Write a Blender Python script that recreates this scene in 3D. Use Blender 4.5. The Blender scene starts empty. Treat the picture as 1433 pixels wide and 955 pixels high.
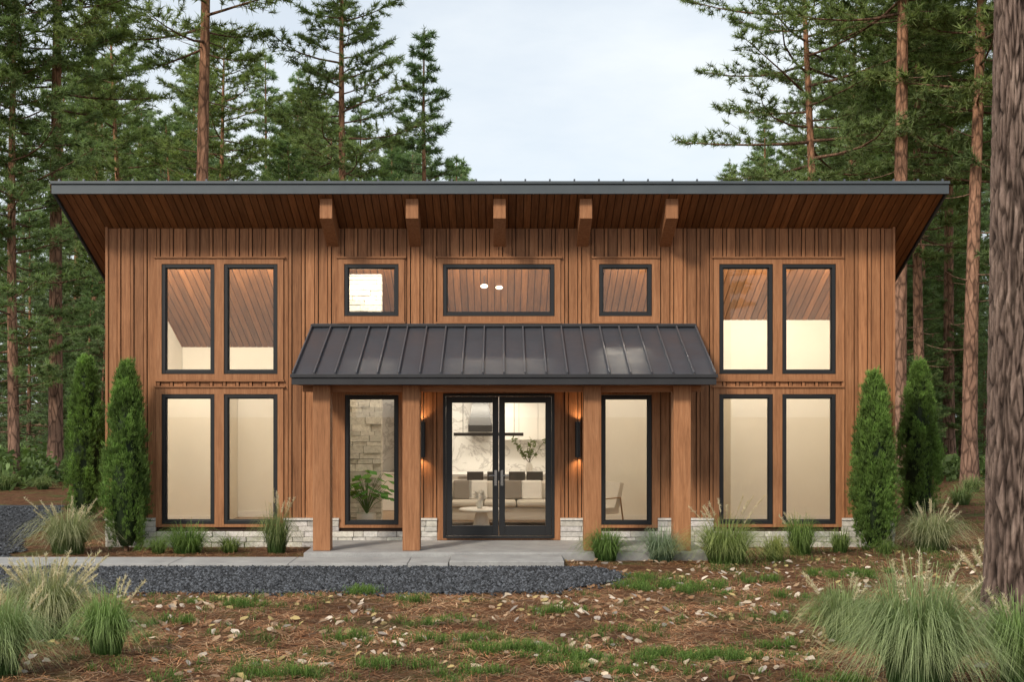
import bpy, math, random
import numpy as np
from mathutils import noise as mnoise, Vector
random.seed(7)
R=np.random.default_rng(11)
F=1700.0; D0=21.25; HZ=580.0; CX=700.0; CAMZ=2.2; GZ=-0.13
scene=bpy.context.scene

def G(px,py,z=GZ):
    d=(CAMZ-z)*F/(py-HZ)
    return ((px-CX)*d/F, d-D0)
def T(px,dist): return ((px-CX)*dist/F, dist-D0)
def WX(px): return (px-CX)/80.0
def WZ(py): return CAMZ+(HZ-py)/80.0

# ---------------------------------------------------------------- materials
class NM:
    def __init__(s,name):
        s.m=bpy.data.materials.new(name); s.m.use_nodes=True
        s.nt=s.m.node_tree; s.n=s.nt.nodes; s.l=s.nt.links
        s.b=s.n['Principled BSDF']; s.out=s.n['Material Output']
    def new(s,t,**k):
        x=s.n.new(t)
        for a,v in k.items(): setattr(x,a,v)
        return x
    def link(s,a,b): s.l.new(a,b)
    def noise(s,vec,scale,detail=4,rough=.6,dist=0):
        x=s.new('ShaderNodeTexNoise'); x.inputs['Scale'].default_value=scale
        x.inputs['Detail'].default_value=detail; x.inputs['Roughness'].default_value=rough
        x.inputs['Distortion'].default_value=dist
        if vec is not None: s.link(vec,x.inputs['Vector'])
        return x.outputs['Fac']
    def mapping(s,scale=(1,1,1),src='Object'):
        tc=s.new('ShaderNodeTexCoord'); mp=s.new('ShaderNodeMapping')
        mp.inputs['Scale'].default_value=scale; s.link(tc.outputs[src],mp.inputs['Vector']); return mp.outputs['Vector']
    def ramp(s,fac,stops):
        r=s.new('ShaderNodeValToRGB'); e=r.color_ramp.elements
        while len(e)<len(stops): e.new(.5)
        for i,(p,c) in enumerate(stops):
            e[i].position=p; e[i].color=(c[0],c[1],c[2],1) if hasattr(c,'__len__') else (c,c,c,1)
        s.link(fac,r.inputs['Fac']); return r.outputs['Color']
    def mix(s,fac,a,b,mode='MIX'):
        x=s.new('ShaderNodeMix',data_type='RGBA',blend_type=mode)
        if isinstance(fac,(int,float)): x.inputs[0].default_value=fac
        else: s.link(fac,x.inputs[0])
        for i,v in ((6,a),(7,b)):
            if isinstance(v,tuple): x.inputs[i].default_value=(v[0],v[1],v[2],1)
            else: s.link(v,x.inputs[i])
        return x.outputs[2]
    def attr(s):
        a=s.new('ShaderNodeAttribute'); a.attribute_name='Col'; return a.outputs['Color']
    def bump(s,h,strength=.3,dist=.01):
        b=s.new('ShaderNodeBump'); b.inputs['Strength'].default_value=strength; b.inputs['Distance'].default_value=dist
        s.link(h,b.inputs['Height']); s.link(b.outputs['Normal'],s.b.inputs['Normal'])
    def base(s,c,rough=.6,metal=0,spec=.5):
        if isinstance(c,tuple): s.b.inputs['Base Color'].default_value=(c[0],c[1],c[2],1)
        else: s.link(c,s.b.inputs['Base Color'])
        s.b.inputs['Roughness'].default_value=rough; s.b.inputs['Metallic'].default_value=metal
        s.b.inputs['Specular IOR Level'].default_value=spec
        return s.m

def wood(name,axis,c1,c2,c3,rough=.55):
    w=NM(name); a=w.attr()
    sep=w.new('ShaderNodeSeparateColor'); w.link(a,sep.inputs[0])
    sc=[16,16,16]; sc[axis]=.9
    tc=w.new('ShaderNodeTexCoord')
    cmb=w.new('ShaderNodeCombineXYZ')
    mul=w.new('ShaderNodeMath',operation='MULTIPLY'); mul.inputs[1].default_value=37.0
    w.link(sep.outputs[1],mul.inputs[0])
    for i in range(3): w.link(mul.outputs[0],cmb.inputs[i])
    add=w.new('ShaderNodeVectorMath',operation='ADD')
    w.link(tc.outputs['Object'],add.inputs[0]); w.link(cmb.outputs[0],add.inputs[1])
    mp=w.new('ShaderNodeMapping'); mp.inputs['Scale'].default_value=sc
    w.link(add.outputs[0],mp.inputs['Vector'])
    n1=w.noise(mp.outputs['Vector'],1.6,6,.65,.6)
    col=w.ramp(n1,[(.25,c1),(.5,c2),(.78,c3)])
    n2=w.noise(mp.outputs['Vector'],7,3,.6)
    col=w.mix(.4,col,w.ramp(n2,[(.3,.35),(.7,1.0)]),'MULTIPLY')
    big=w.noise(tc.outputs['Object'],.7,3,.5)
    col=w.mix(.5,col,w.ramp(big,[(.3,.75),(.7,1.0)]),'MULTIPLY')
    cb=w.new('ShaderNodeCombineColor')
    for i in range(3): w.link(sep.outputs[0],cb.inputs[i])
    col=w.mix(1.0,col,cb.outputs[0],'MULTIPLY')
    w.bump(n2,.25,.004)
    return w.base(col,rough,0,.25)

M={}
M['clad']=wood('cladding_wood',2,(.20,.082,.036),(.40,.178,.078),(.54,.265,.128))
M['trim']=wood('trim_wood',2,(.25,.108,.048),(.41,.185,.083),(.52,.26,.13))
M['trimh']=wood('trim_wood_h',0,(.25,.108,.048),(.41,.185,.083),(.52,.26,.13))
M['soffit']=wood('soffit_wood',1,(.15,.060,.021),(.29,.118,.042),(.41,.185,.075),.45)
M['gap']=NM('dark_gap').base((.035,.018,.01),.9)
def metal(name,c,rough=.38,met=.55):
    w=NM(name); v=w.mapping((1,1,1)); n=w.noise(v,3,4,.6)
    col=w.mix(n,(c[0]*.85,c[1]*.85,c[2]*.85),(c[0]*1.15,c[1]*1.15,c[2]*1.15))
    m=w.base(col,rough,met,.5)
    n2=w.noise(v,1.5,2,.5); w.bump(n2,.15,.02)
    w.link(w.ramp(n,[(.3,rough-.06),(.7,rough+.1)]),w.b.inputs['Roughness'])
    return m
M['roof']=metal('standing_seam_metal',(.066,.072,.086),.36,.15)
M['seam']=metal('seam_metal',(.10,.105,.12),.35,.2)
M['fascia']=metal('fascia_metal',(.085,.10,.11),.45,.3)
M['dfascia']=metal('porch_fascia_metal',(.035,.035,.038),.45,.3)
M['black']=NM('black_frame').base((.012,.012,.013),.4)
M['hood']=NM('dark_metal').base((.06,.06,.06),.3,.8)
w=NM('plaster'); n=w.noise(w.mapping((1,1,1)),1.3,3); M['plaster']=w.base(w.mix(n,(.75,.70,.61),(.82,.78,.70)),.85,0,.2)
w=NM('white_paint'); M['white']=w.base((.80,.77,.72),.5)
w=NM('floor_oak'); n=w.noise(w.mapping((2,12,12)),1.5,5); M['oak']=w.base(w.mix(n,(.25,.15,.08),(.42,.28,.17)),.4)
w=NM('marble'); v=w.mapping((1,1,1)); n=w.noise(v,1.4,8,.6,1.2)
M['marble']=w.base(w.ramp(n,[(.47,(.76,.74,.71)),(.5,(.5,.48,.46)),(.53,(.78,.76,.73))]),.25)
w=NM('ledger_stone'); v=w.mapping((1,1,1)); n=w.noise(v,14,8,.7); a=w.attr()
M['stone']=w.base(w.mix(1.0,w.ramp(n,[(.25,(.38,.36,.33)),(.55,(.65,.63,.59)),(.8,(.78,.76,.73))]),a,'MULTIPLY'),.85)
n3=w.noise(v,30,6,.7); w.bump(n3,.7,.02)
w=NM('concrete'); v=w.mapping((1,1,1)); n=w.noise(v,2.2,8,.7); n2=w.noise(v,60,3,.6)
c=w.mix(.3,w.ramp(n,[(.3,(.27,.265,.26)),(.7,(.42,.415,.40))]),w.ramp(n2,[(.35,.55),(.6,1.)]),'MULTIPLY'); w.bump(n2,.2,.004)
M['conc']=w.base(c,.85,0,.25)
w=NM('gravel_stone'); a=w.attr(); n=w.noise(w.mapping((1,1,1)),25,3)
M['gravel']=w.base(w.mix(.4,a,w.ramp(n,[(.3,.5),(.7,1.)]),'MULTIPLY'),.8,0,.3)
w=NM('gravel_bed'); v=w.mapping((1,1,1)); n=w.noise(v,45,4,.7); M['gbed']=w.base(w.ramp(n,[(.35,(.015,.017,.021)),(.65,(.06,.064,.074))]),.9); w.bump(n,.8,.03)
w=NM('forest_floor'); v=w.mapping((1,1,1))
n1=w.noise(v,1.1,6,.65); n2=w.noise(v,7,6,.75,.8); n3=w.noise(v,60,4,.75)
c=w.ramp(n2,[(.28,(.045,.024,.015)),(.46,(.17,.078,.04)),(.6,(.29,.15,.078)),(.8,(.40,.26,.16))])
c=w.mix(.75,c,w.ramp(n3,[(.3,.25),(.65,1.0)]),'MULTIPLY')
c=w.mix(w.ramp(n1,[(.50,0.),(.64,.75)]),c,w.ramp(n2,[(.3,(.04,.055,.018)),(.7,(.15,.18,.055))]))
w.bump(n3,.9,.05); M['ground']=w.base(c,.95,0,.1)
w=NM('litter'); M['litter']=w.base(w.attr(),.8,0,.2)
def foliage(name,tr=.3,rough=.55):
    w=NM(name); a=w.attr(); w.base(a,rough,0,.25)
    t=w.new('ShaderNodeBsdfTranslucent'); hs=w.mix(1.0,a,(1.25,1.35,.7),'MULTIPLY'); w.link(hs,t.inputs['Color'])
    mx=w.new('ShaderNodeMixShader'); mx.inputs[0].default_value=tr
    w.link(w.b.outputs[0],mx.inputs[1]); w.link(t.outputs[0],mx.inputs[2]); w.link(mx.outputs[0],w.out.inputs[0]); return w.m
M['needle']=foliage('pine_needles',.42); M['leaf']=foliage('leaf_green',.3); M['grass']=foliage('grass_blades',.35)
w=NM('pine_bark'); v=w.mapping((1,1,.28)); n=w.noise(v,9,6,.7,.5); vo=w.new('ShaderNodeTexVoronoi',feature='DISTANCE_TO_EDGE'); vo.inputs['Scale'].default_value=7; w.link(v,vo.inputs['Vector'])
c=w.ramp(n,[(.3,(.13,.085,.065)),(.55,(.34,.22,.158)),(.75,(.52,.365,.275))])
c=w.mix(.85,c,w.ramp(vo.outputs['Distance'],[(0.,.25),(.14,1.)]),'MULTIPLY'); w.bump(n,.8,.05)
M['bark']=w.base(w.mix(1.0,c,w.attr(),'MULTIPLY'),.9,0,.15)
w=NM('old_bark'); v=w.mapping((1,1,.3)); n=w.noise(v,12,7,.7,.4); a=w.attr()
c=w.ramp(n,[(.3,(.07,.05,.043)),(.55,(.16,.118,.098)),(.78,(.30,.235,.195))]); w.bump(n,.9,.03)
M['oldbark']=w.base(w.mix(1.0,c,a,'MULTIPLY'),.95,0,.1)
def glass(name):
    w=NM(name); w.n.remove(w.b)
    t=w.new('ShaderNodeBsdfTransparent'); t.inputs[0].default_value=(.95,.96,.95,1)
    g=w.new('ShaderNodeBsdfGlossy'); g.inputs['Roughness'].default_value=.0; g.inputs['Color'].default_value=(1,1,1,1)
    fr=w.new('ShaderNodeFresnel'); fr.inputs['IOR'].default_value=1.42
    mx=w.new('ShaderNodeMixShader'); w.link(fr.outputs[0],mx.inputs[0]); w.link(t.outputs[0],mx.inputs[1]); w.link(g.outputs[0],mx.inputs[2]); w.link(mx.outputs[0],w.out.inputs[0])
    return w.m
M['glass']=glass('window_glass')
def emis(name,c,s):
    w=NM(name); w.base(c,.4); w.b.inputs['Emission Color'].default_value=(*c,1); w.b.inputs['Emission Strength'].default_value=s; return w.m
M['bulb']=emis('lamp_bulb',(1,.88,.7),2.5)
M['fabric']=NM('sofa_fabric').base((.66,.61,.54),.9)
M['cush']=NM('cushion_fabric').base((.25,.22,.19),.9)
M['cab']=NM('dark_cabinet').base((.05,.045,.04),.5)
M['chrome']=NM('chrome').base((.5,.5,.5),.2,1)

# ---------------------------------------------------------------- geometry collector
BOXF=np.array([[0,3,2,1],[4,5,6,7],[0,1,5,4],[1,2,6,5],[2,3,7,6],[3,0,4,7]])
class Geo:
    def __init__(s): s.V=[];s.C=[];s.Fs=[];s.n=0
    def add(s,v,f,c=(1,1,1),mat=0,smooth=False):
        v=np.asarray(v,float).reshape(-1,3); f=np.asarray(f,int)
        c=np.asarray(c,float)
        if c.ndim==1: c=np.tile(c[:3],(len(v),1))
        s.V.append(v); s.C.append(c); s.Fs.append((f+s.n,mat,smooth)); s.n+=len(v)
    def box(s,x0,x1,y0,y1,z0,z1,c=(1,1,1),mat=0):
        v=[(x0,y0,z0),(x1,y0,z0),(x1,y1,z0),(x0,y1,z0),(x0,y0,z1),(x1,y0,z1),(x1,y1,z1),(x0,y1,z1)]
        s.add(v,BOXF,c,mat)
    def tube(s,pts,rad,sides=6,c=(1,1,1),mat=0,cap=False):
        pts=np.asarray(pts,float); k=len(pts)
        d=np.gradient(pts,axis=0); d/=np.linalg.norm(d,axis=1,keepdims=True)+1e-9
        up=np.array([0,0,1.]) if abs(d[0][2])<.8 else np.array([1.,0,0])
        a=np.cross(d,up); a/=np.linalg.norm(a,axis=1,keepdims=True)+1e-9; b=np.cross(d,a)
        th=np.linspace(0,2*np.pi,sides,endpoint=False)
        v=pts[:,None,:]+np.asarray(rad)[:,None,None]*(np.cos(th)[None,:,None]*a[:,None,:]+np.sin(th)[None,:,None]*b[:,None,:])
        f=[]
        for i in range(k-1):
            for j in range(sides):
                j2=(j+1)%sides; f.append((i*sides+j,i*sides+j2,(i+1)*sides+j2,(i+1)*sides+j))
        s.add(v.reshape(-1,3),f,c,mat,True)
        if cap:
            for i in (0,k-1):
                s.add(v[i],[list(range(sides))],c if np.ndim(c)==1 else (1,1,1),mat)
    def build(s,name,mats,parent=None,loc=None,link=True):
        me=bpy.data.meshes.new(name)
        V=np.concatenate(s.V); C=np.concatenate(s.C)
        me.vertices.add(len(V)); me.vertices.foreach_set('co',V.astype(np.float32).ravel())
        vi=[];ls=[];mi=[];sm=[];off=0
        for f,m,sh in s.Fs:
            k=f.shape[1]; vi.append(f.ravel()); ls.append(off+np.arange(len(f))*k); off+=f.size
            mi.append(np.full(len(f),m)); sm.append(np.full(len(f),sh))
        vi=np.concatenate(vi); ls=np.concatenate(ls)
        me.loops.add(len(vi)); me.loops.foreach_set('vertex_index',vi.astype(np.int32))
        me.polygons.add(len(ls)); me.polygons.foreach_set('loop_start',ls.astype(np.int32))
        me.polygons.foreach_set('material_index',np.concatenate(mi).astype(np.int32))
        me.polygons.foreach_set('use_smooth',np.concatenate(sm))
        at=me.attributes.new('Col','FLOAT_COLOR','POINT')
        at.data.foreach_set('color',np.hstack([C,np.ones((len(C),1))]).astype(np.float32).ravel())
        me.update(calc_edges=True)
        for m in mats: me.materials.append(m)
        if not link: return me
        return place(name,me,loc,parent)
def place(name,me,loc=None,parent=None,rotz=0,sc=1):
    o=bpy.data.objects.new(name,me); scene.collection.objects.link(o)
    if loc is not None: o.location=loc
    o.rotation_euler[2]=rotz
    o.scale=(sc,sc,sc) if not hasattr(sc,'__len__') else sc
    if parent: o.parent=parent
    return o
def empty(name,loc=(0,0,0)):
    o=bpy.data.objects.new(name,None); scene.collection.objects.link(o); o.location=loc; return o
def bevel(o,w=.006,seg=2):
    m=o.modifiers.new('bevel','BEVEL'); m.width=w; m.segments=seg; m.limit_method='ANGLE'; return o
def rc(lo=.8,hi=1.15): return (random.uniform(lo,hi),random.random(),0)

# ================================================================= HOUSE
house=empty('wooden_house')
HW=6.85; K=.44; TOP=5.45
def rect(px0,px1,py0,py1): return (WX(px0),WX(px1),WZ(py1),WZ(py0))
wins=[rect(227,301,370,524),rect(314,389,370,524),rect(1006,1081,370,524),rect(1094,1169,370,524),
      rect(227,301,552,734),rect(314,389,552,734),rect(1006,1081,552,734),rect(1094,1169,552,734),
      rect(482,558,370,443),rect(620,776,370,443),rect(838,912,370,443),
      rect(483,558,553,735),rect(841,912,553,735)]
door=(WX(620),WX(776),.03,WZ(551))
opens=wins+[door]
trims=[rect(219,397,362,532),rect(998,1177,362,532),rect(219,397,543,738),rect(998,1177,543,738),
       rect(474,566,362,451),rect(612,784,362,451),rect(830,920,362,451),
       rect(475,566,545,739),rect(833,920,545,739),(WX(612),WX(784),.0,WZ(543))]
def cells(outer,holes):
    x0,x1,z0,z1=outer
    xs=sorted({x0,x1}|{h[i] for h in holes for i in (0,1) if x0<h[i]<x1})
    out=[]
    for a,b in zip(xs,xs[1:]):
        mid=(a+b)/2; zz=[(z0,z1)]
        for h in sorted([h for h in holes if h[0]<mid<h[1]],key=lambda h:h[2]):
            nz=[]
            for p,q in zz:
                if h[3]<=p or h[2]>=q: nz.append((p,q)); continue
                if h[2]>p: nz.append((p,h[2]))
                if h[3]<q: nz.append((h[3],q))
            zz=nz
        out+=[(a,b,p,q) for p,q in zz if q-p>.004]
    return out
g=Geo()
for a,b,p,q in cells((-HW,HW,-.13,TOP-.01),opens):
    g.box(a,b,0,.1,p,q,(.5,.5,0),0)
    g.box(a,b,.1,.2,p,q,(1,1,1),1)
g.build('front_wall',[M['gap'],M['plaster']],house)
g=Geo(); x=-HW; BZ=.385
while x<HW:
    for (a,b,pr,lo,hi) in ((x,x+.150,.018,.74,1.2),(x+.164,x+.214,.038,.8,1.15)):
        b=min(b,HW)
        if b<=a: continue
        c=rc(lo,hi)
        for (p,q,z0,z1) in cells((a,b,BZ,TOP),trims):
            g.box(p,q,-pr,-.001,z0,z1,c)
    x+=.23
o=g.build('front_cladding',[M['clad']],house); bevel(o,.003,1)
g=Geo()
for sx in (-1,1):
    xa,xb=sorted((sx*(HW+.001),sx*(HW+.045)))
    g.box(xa,xb,-.045,.12,.39,TOP+.02,rc(.95,1.05))
g.build('corner_boards',[M['trim']],house)
g=Geo()
for t in trims:
    c=rc(.95,1.08)
    for (p,q,z0,z1) in cells(t,opens): g.box(p,q,-.044,-.001,z0,z1,c,0)
    if t[2]>.1:
        g.box(t[0]-.03,t[1]+.03,-.07,-.002,t[3]+.001,t[3]+.028,rc(.85,1.),1)
    if t[2]>1: g.box(t[0]-.015,t[1]+.015,-.065,-.002,t[2]-.03,t[2]-.001,rc(.85,1.),1)
g.build('window_trim',[M['trim'],M['trimh']],house)
fr=Geo(); gl=Geo()
def frame(o,w=.075,y0=-.03,y1=.08):
    x0,x1,z0,z1=o; x0+=.003;x1-=.003;z0+=.003;z1-=.003
    fr.box(x0,x0+w,y0,y1,z0,z1); fr.box(x1-w,x1,y0,y1,z0,z1)
    fr.box(x0+w,x1-w,y0,y1,z0,z0+w); fr.box(x0+w,x1-w,y0,y1,z1-w,z1)
    i=w; b=.018
    fr.box(x0+i,x0+i+b,y0+.03,y1-.02,z0+i,z1-i); fr.box(x1-i-b,x1-i,y0+.03,y1-.02,z0+i,z1-i)
    fr.box(x0+i+b,x1-i-b,y0+.03,y1-.02,z0+i,z0+i+b); fr.box(x0+i+b,x1-i-b,y0+.03,y1-.02,z1-i-b,z1-i)
    gl.box(x0+i,x1-i,.035,.039,z0+i,z1-i)
for o_ in wins: frame(o_,.062)
o=fr.build('window_frames',[M['black']],house); bevel(o,.004,2)
gl.build('window_glass',[M['glass']],house)
fr=Geo(); gl=Geo()
x0,x1,z0,z1=door
fr.box(x0,x0+.05,-.05,.1,z0,z1); fr.box(x1-.05,x1,-.05,.1,z0,z1); fr.box(x0+.05,x1-.05,-.05,.1,z1-.05,z1); fr.box(x0+.05,x1-.05,-.09,.1,z0,z0+.035)
mid=(x0+x1)/2
for a,b in ((x0+.055,mid-.004),(mid+.004,x1-.055)):
    fr.box(a,a+.105,-.03,.04,z0+.045,z1-.055); fr.box(b-.105,b,-.03,.04,z0+.045,z1-.055)
    fr.box(a+.105,b-.105,-.03,.04,z0+.045,z0+.22); fr.box(a+.105,b-.105,-.03,.04,z1-.165,z1-.055)
    gl.box(a+.105,b-.105,.0,.006,z0+.22,z1-.165)
o=fr.build('double_door',[M['black']],house); bevel(o,.004,2)
gl.build('door_glass',[M['glass']],house)
g=Geo()
for s in (-1,1):
    cx=mid+s*.055
    g.box(cx-.022,cx+.022,-.038,-.031,.95,1.22); g.tube([(cx,-.04,1.13),(cx,-.08,1.13)],[.01,.01],8,cap=True)
    g.tube([(cx,-.08,1.13),(cx+s*.12,-.08,1.13)],[.01,.009],8,cap=True)
g.build('door_handles',[M['chrome']],house)
# stone base
g=Geo(); z=-.13; hcs=[.095,.085,.10,.088,.10]
for hh in hcs:
    z2=min(z+hh,.345)
    free=[(-HW-.02,HW+.02)]
    for t in trims:
        if t[2]<z2-.005 and t[3]>z:
            nf=[]
            for a,b in free:
                if t[1]<=a or t[0]>=b: nf.append((a,b)); continue
                if t[0]>a: nf.append((a,t[0]))
                if t[1]<b: nf.append((t[1],b))
            free=nf
    for a,b in free:
        x=a
        while x<b-.01:
            wd=random.uniform(.14,.42); xe=min(x+wd,b)
            if b-xe<.08: xe=b
            v=random.uniform(.8,1.18); p=random.uniform(.045,.075)
            g.box(x+.003,xe-.003,-p,0,z+.003,z2-.003,(v,v*random.uniform(.96,1),v*random.uniform(.9,1)))
            x=xe
    z=z2
    if z>=.345: break
for sx in (-1,1):
    z=-.13
    for hh in hcs:
        z2=min(z+hh,.345); y=0.
        while y<7:
            ye=min(y+random.uniform(.2,.5),7); v=random.uniform(.72,1.1)
            xa,xb=sorted((sx*HW,sx*(HW+random.uniform(.045,.07)))); g.box(xa,xb,y+.003,ye-.003,z+.003,z2-.003,(v,v,v*.95)); y=ye
        z=z2
        if z>=.345: break
o=g.build('stone_base',[M['stone']],house); bevel(o,.008,2)
g=Geo()
for a,b,p,q in cells((-HW-.05,HW+.05,.347,.383),trims): g.box(a,b,-.085,-.002,p,q,(1.05,1.03,1.0))
g.build('stone_sill',[M['stone']],house)
g=Geo()
for sx in (-1,1):
    xa,xb=sorted((sx*HW,sx*(HW-.1)))
    xi,xj=sorted((sx*(HW-.1),sx*(HW-.18)))
    for X0,X1,m in ((xa,xb,0),(xi,xj,1)):
        pts=[(.2,-.13),(7,-.13),(7,TOP-K*7+.03),(.2,TOP-K*.2+.03)]
        vv=[(X0,y,z) for y,z in pts]+[(X1,y,z) for y,z in pts]
        g.add(vv,BOXF,(1,1,1),m)
g.box(-HW+.1,HW-.1,6.9,7.,-.13,TOP-K*7+.03,(1,1,1),0); g.box(-HW+.18,HW-.18,6.8,6.899,-.13,TOP-K*7+.06,(1,1,1),1)
g.build('side_walls',[M['gap'],M['plaster']],house)
g=Geo()
for sx in (-1,1):
    y=.13
    while y<7:
        for a,b,pr in ((y,y+.148,.018),(y+.166,y+.214,.034)):
            xa,xb=sorted((sx*(HW+.001),sx*(HW+pr))); zt=TOP-K*b+.0
            g.box(xa,xb,a,b,.36,zt,rc())
        y+=.23
g.build('side_cladding',[M['clad']],house)
# interior
g=Geo()
g.box(-HW+.18,HW-.18,.2,6.8,-.05,.04,(1,1,1),1)
def cz(y): return TOP-K*y+.02
def iw(x0,x1,y0,y1,m=0):
    v=[(x0,y0,.04),(x1,y0,.04),(x1,y1,.04),(x0,y1,.04),(x0,y0,cz(y0)),(x1,y0,cz(y0)),(x1,y1,cz(y1)),(x0,y1,cz(y1))]
    g.add(v,BOXF,(1,1,1),m)
iw(-6.66,-3.5,4.2,4.3); iw(-3.5,-3.4,.2,6.79); iw(1.4,6.66,3.1,3.2); iw(1.3,1.4,3.1,6.79); iw(3.3,3.4,.2,3.09)
iw(-3.39,1.29,6.5,6.6,2)
g.box(-6.66,-5.50,3.0,4.19,.041,2.75,(1,1,1),0)
g.box(-6.655,-6.645,2.0,2.6,.9,2.0,(1,1,1),4)
g.box(4.45,4.55,2.2,3.09,.041,2.75,(1,1,1),0)
for x0,x1,y in ((-5.49,-3.51,4.18),(3.41,4.44,3.08),(4.56,6.66,3.08),(1.42,3.29,3.08),(-6.66,-5.50,2.985)): g.box(x0,x1,y-.005,y+.015,.042,.17,(1,1,1),3)
g.build('interior_walls',[M['plaster'],M['oak'],M['marble'],M['white'],M['black']],house)
g=Geo(); z=.045
while z<4.80:
    hh=random.uniform(.07,.14); x=-3.39
    while x<-2.2:
        xe=min(x+random.uniform(.15,.5),-2.2)
        if xe>-2.29: xe=-2.2
        v=random.uniform(.85,1.2); g.box(x+.004,xe-.004,1.3-random.uniform(0,.03),1.5,z+.004,min(z+hh,4.80)-.004,(v,v*.98,v*.93)); x=xe
    z+=hh
g.build('fireplace_chimney',[M['stone']],house)
# kitchen
g=Geo()
g.box(-3.3,1.25,5.9,6.49,.045,.86,(1,1,1),0); g.box(-3.35,1.27,5.86,6.49,.861,.9,(1,1,1),1)
g.box(-2.3,-1.3,5.8,6.49,.92,2.5,(1,1,1),3)
g.box(.0,1.27,6.15,6.49,1.62,2.45,(1,1,1),0)
g.box(.42,.424,6.145,6.15,1.63,2.44,(1,1,1),3);g.box(.85,.854,6.145,6.15,1.63,2.44,(1,1,1),3)
g.box(-.9,.9,4.55,5.3,.045,.87,(1,1,1),0); g.box(-1.2,1.2,4.5,5.35,.871,.92,(1,1,1),1)
o=g.build('kitchen_counter',[M['white'],M['marble'],M['hood'],M['cab']]); bevel(o,.005)
g=Geo(); g.box(-.72,-.18,6.05,6.49,1.8,1.95)
v=[(-.72,6.05,1.951),(-.18,6.05,1.951),(-.18,6.49,1.951),(-.72,6.49,1.951),(-.6,6.2,2.6),(-.3,6.2,2.6),(-.3,6.49,2.6),(-.6,6.49,2.6)]
g.add(v,BOXF); g.build('range_hood',[M['hood']])
g=Geo(); g.box(-1.0,.5,4.85,4.93,1.73,1.8,(1,1,1),0)
for xx in (-.8,.3): g.tube([(xx,4.89,1.8),(xx,4.89,3.25)],[.006,.006],6,mat=0)
g.build('pendant_lamp',[M['black']])
g=Geo()
for bx in (-.52,-.1,.35,.72):
    g.box(bx-.17,bx+.17,4.1,4.42,.62,.66); g.box(bx-.17,bx+.17,4.07,4.1,.66,1.0)
    for dx in (-.15,.15):
        for dy in (4.12,4.4): g.tube([(bx+dx,dy,.045),(bx+dx,dy,.62)],[.012,.012],6)
o=g.build('bar_stools',[M['cab']]); bevel(o,.01)
g=Geo()
g.box(-1.15,1.15,2.2,3.05,.12,.40,(1,1,1),0)
for i in range(3): g.box(-.95+i*.635,-.95+(i+1)*.635-.01,2.15,2.85,.401,.53,(1,1,1),0)
g.box(-1.15,1.15,2.86,3.1,.401,.80,(1,1,1),0)
for i in range(3): g.box(-.95+i*.635,-.95+(i+1)*.635-.01,2.66,2.86,.53,.88,(1,1,1),0)
g.box(-1.16,-.96,2.15,3.08,.13,.62,(1,1,1),0); g.box(.96,1.16,2.15,3.08,.13,.62,(1,1,1),0)
o=g.build('sofa',[M['fabric'],M['cush']]); bevel(o,.05,4)
g=Geo()
for cx,m in ((-.72,1),(-.45,0),(.22,1),(.62,0)):
    v=[(cx-.2,2.50,.53),(cx+.2,2.50,.53),(cx+.2,2.63,.53),(cx-.2,2.63,.53),(cx-.2,2.56,.90),(cx+.2,2.56,.90),(cx+.2,2.66,.90),(cx-.2,2.66,.90)]
    g.add(v,BOXF,(1,1,1),m)
o=g.build('sofa_cushions',[M['white'],M['cush']]); bevel(o,.04,4)
tb=empty('coffee_table',(-.35,1.3,0.04))
g=Geo()
g.tube([(0,0,.36),(0,0,.375),(0,0,.395),(0,0,.41)],[.40,.42,.42,.40],36,cap=True); g.tube([(0,0,0),(0,0,.36)],[.18,.1],24)
g.build('table_top_and_pedestal',[M['white']],tb)
g=Geo(); g.tube([(0,0,0),(0,0,.05),(0,0,.12),(0,0,.16)],[.04,.065,.055,.035],18,cap=True)
c=R.normal(size=(60,3)); c/=np.linalg.norm(c,axis=1,keepdims=True)
for p in c:
    q=np.array([0,0,.25])+p*np.array([.1,.1,.07])
    a=R.normal(size=(6,3))*.02
    g.add(q+a,[[0,1,2],[3,4,5],[0,3,4],[1,2,5]],(1,1,1),0)
g.build('flower_vase',[M['white']],None,(-.38,1.25,.451))
g=Geo(); g.tube([(0,0,0),(0,0,.08),(0,0,.18),(0,0,.24)],[.05,.08,.07,.04],16,(1,1,1),0,cap=True)
for i in range(14):
    a=random.uniform(0,6.28); L=random.uniform(.3,.6); ex=np.array([math.cos(a)*L*.7,math.sin(a)*L*.5,L])
    pts=[np.array([0,0,.22])+ex*t for t in (0,.5,1)]
    g.tube(pts,[.004,.003,.002],4,(.1,.07,.04),1)
    for k in range(16):
        q=np.array([0,0,.22])+ex*random.uniform(.3,1); d=R.normal(size=3)*.04; e=R.normal(size=3)*.015
        g.add([q,q+d/2+e,q+d,q+d/2-e],[[0,1,2,3]],(.12,.16,.06),1)
g.build('branch_vase',[M['white'],M['leaf']],None,(.62,4.8,.921))
g=Geo()
g.box(-.32,.32,-.3,.3,.30,.42,(1,1,1),0)
v=[(-.32,.2,.42),(.32,.2,.42),(.32,.32,.42),(-.32,.32,.42),(-.30,.36,.88),(.30,.36,.88),(.30,.46,.86),(-.30,.46,.86)]
g.add(v,BOXF,(1,1,1),0)
for s in (-1,1):
    g.tube([(s*.34,-.3,0),(s*.34,-.3,.58),(s*.34,.32,.6),(s*.34,.42,0)],[.018]*4,8,(1,1,1),1)
o=g.build('armchair',[M['fabric'],M['oak']],None,(1.78,1.5,.041)); o.rotation_euler[2]=-.9; bevel(o,.02,3)
g=Geo(); g.tube([(0,0,0),(0,0,.3),(0,0,.36)],[.13,.18,.17],18,(1,1,1),0,cap=True)
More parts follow.
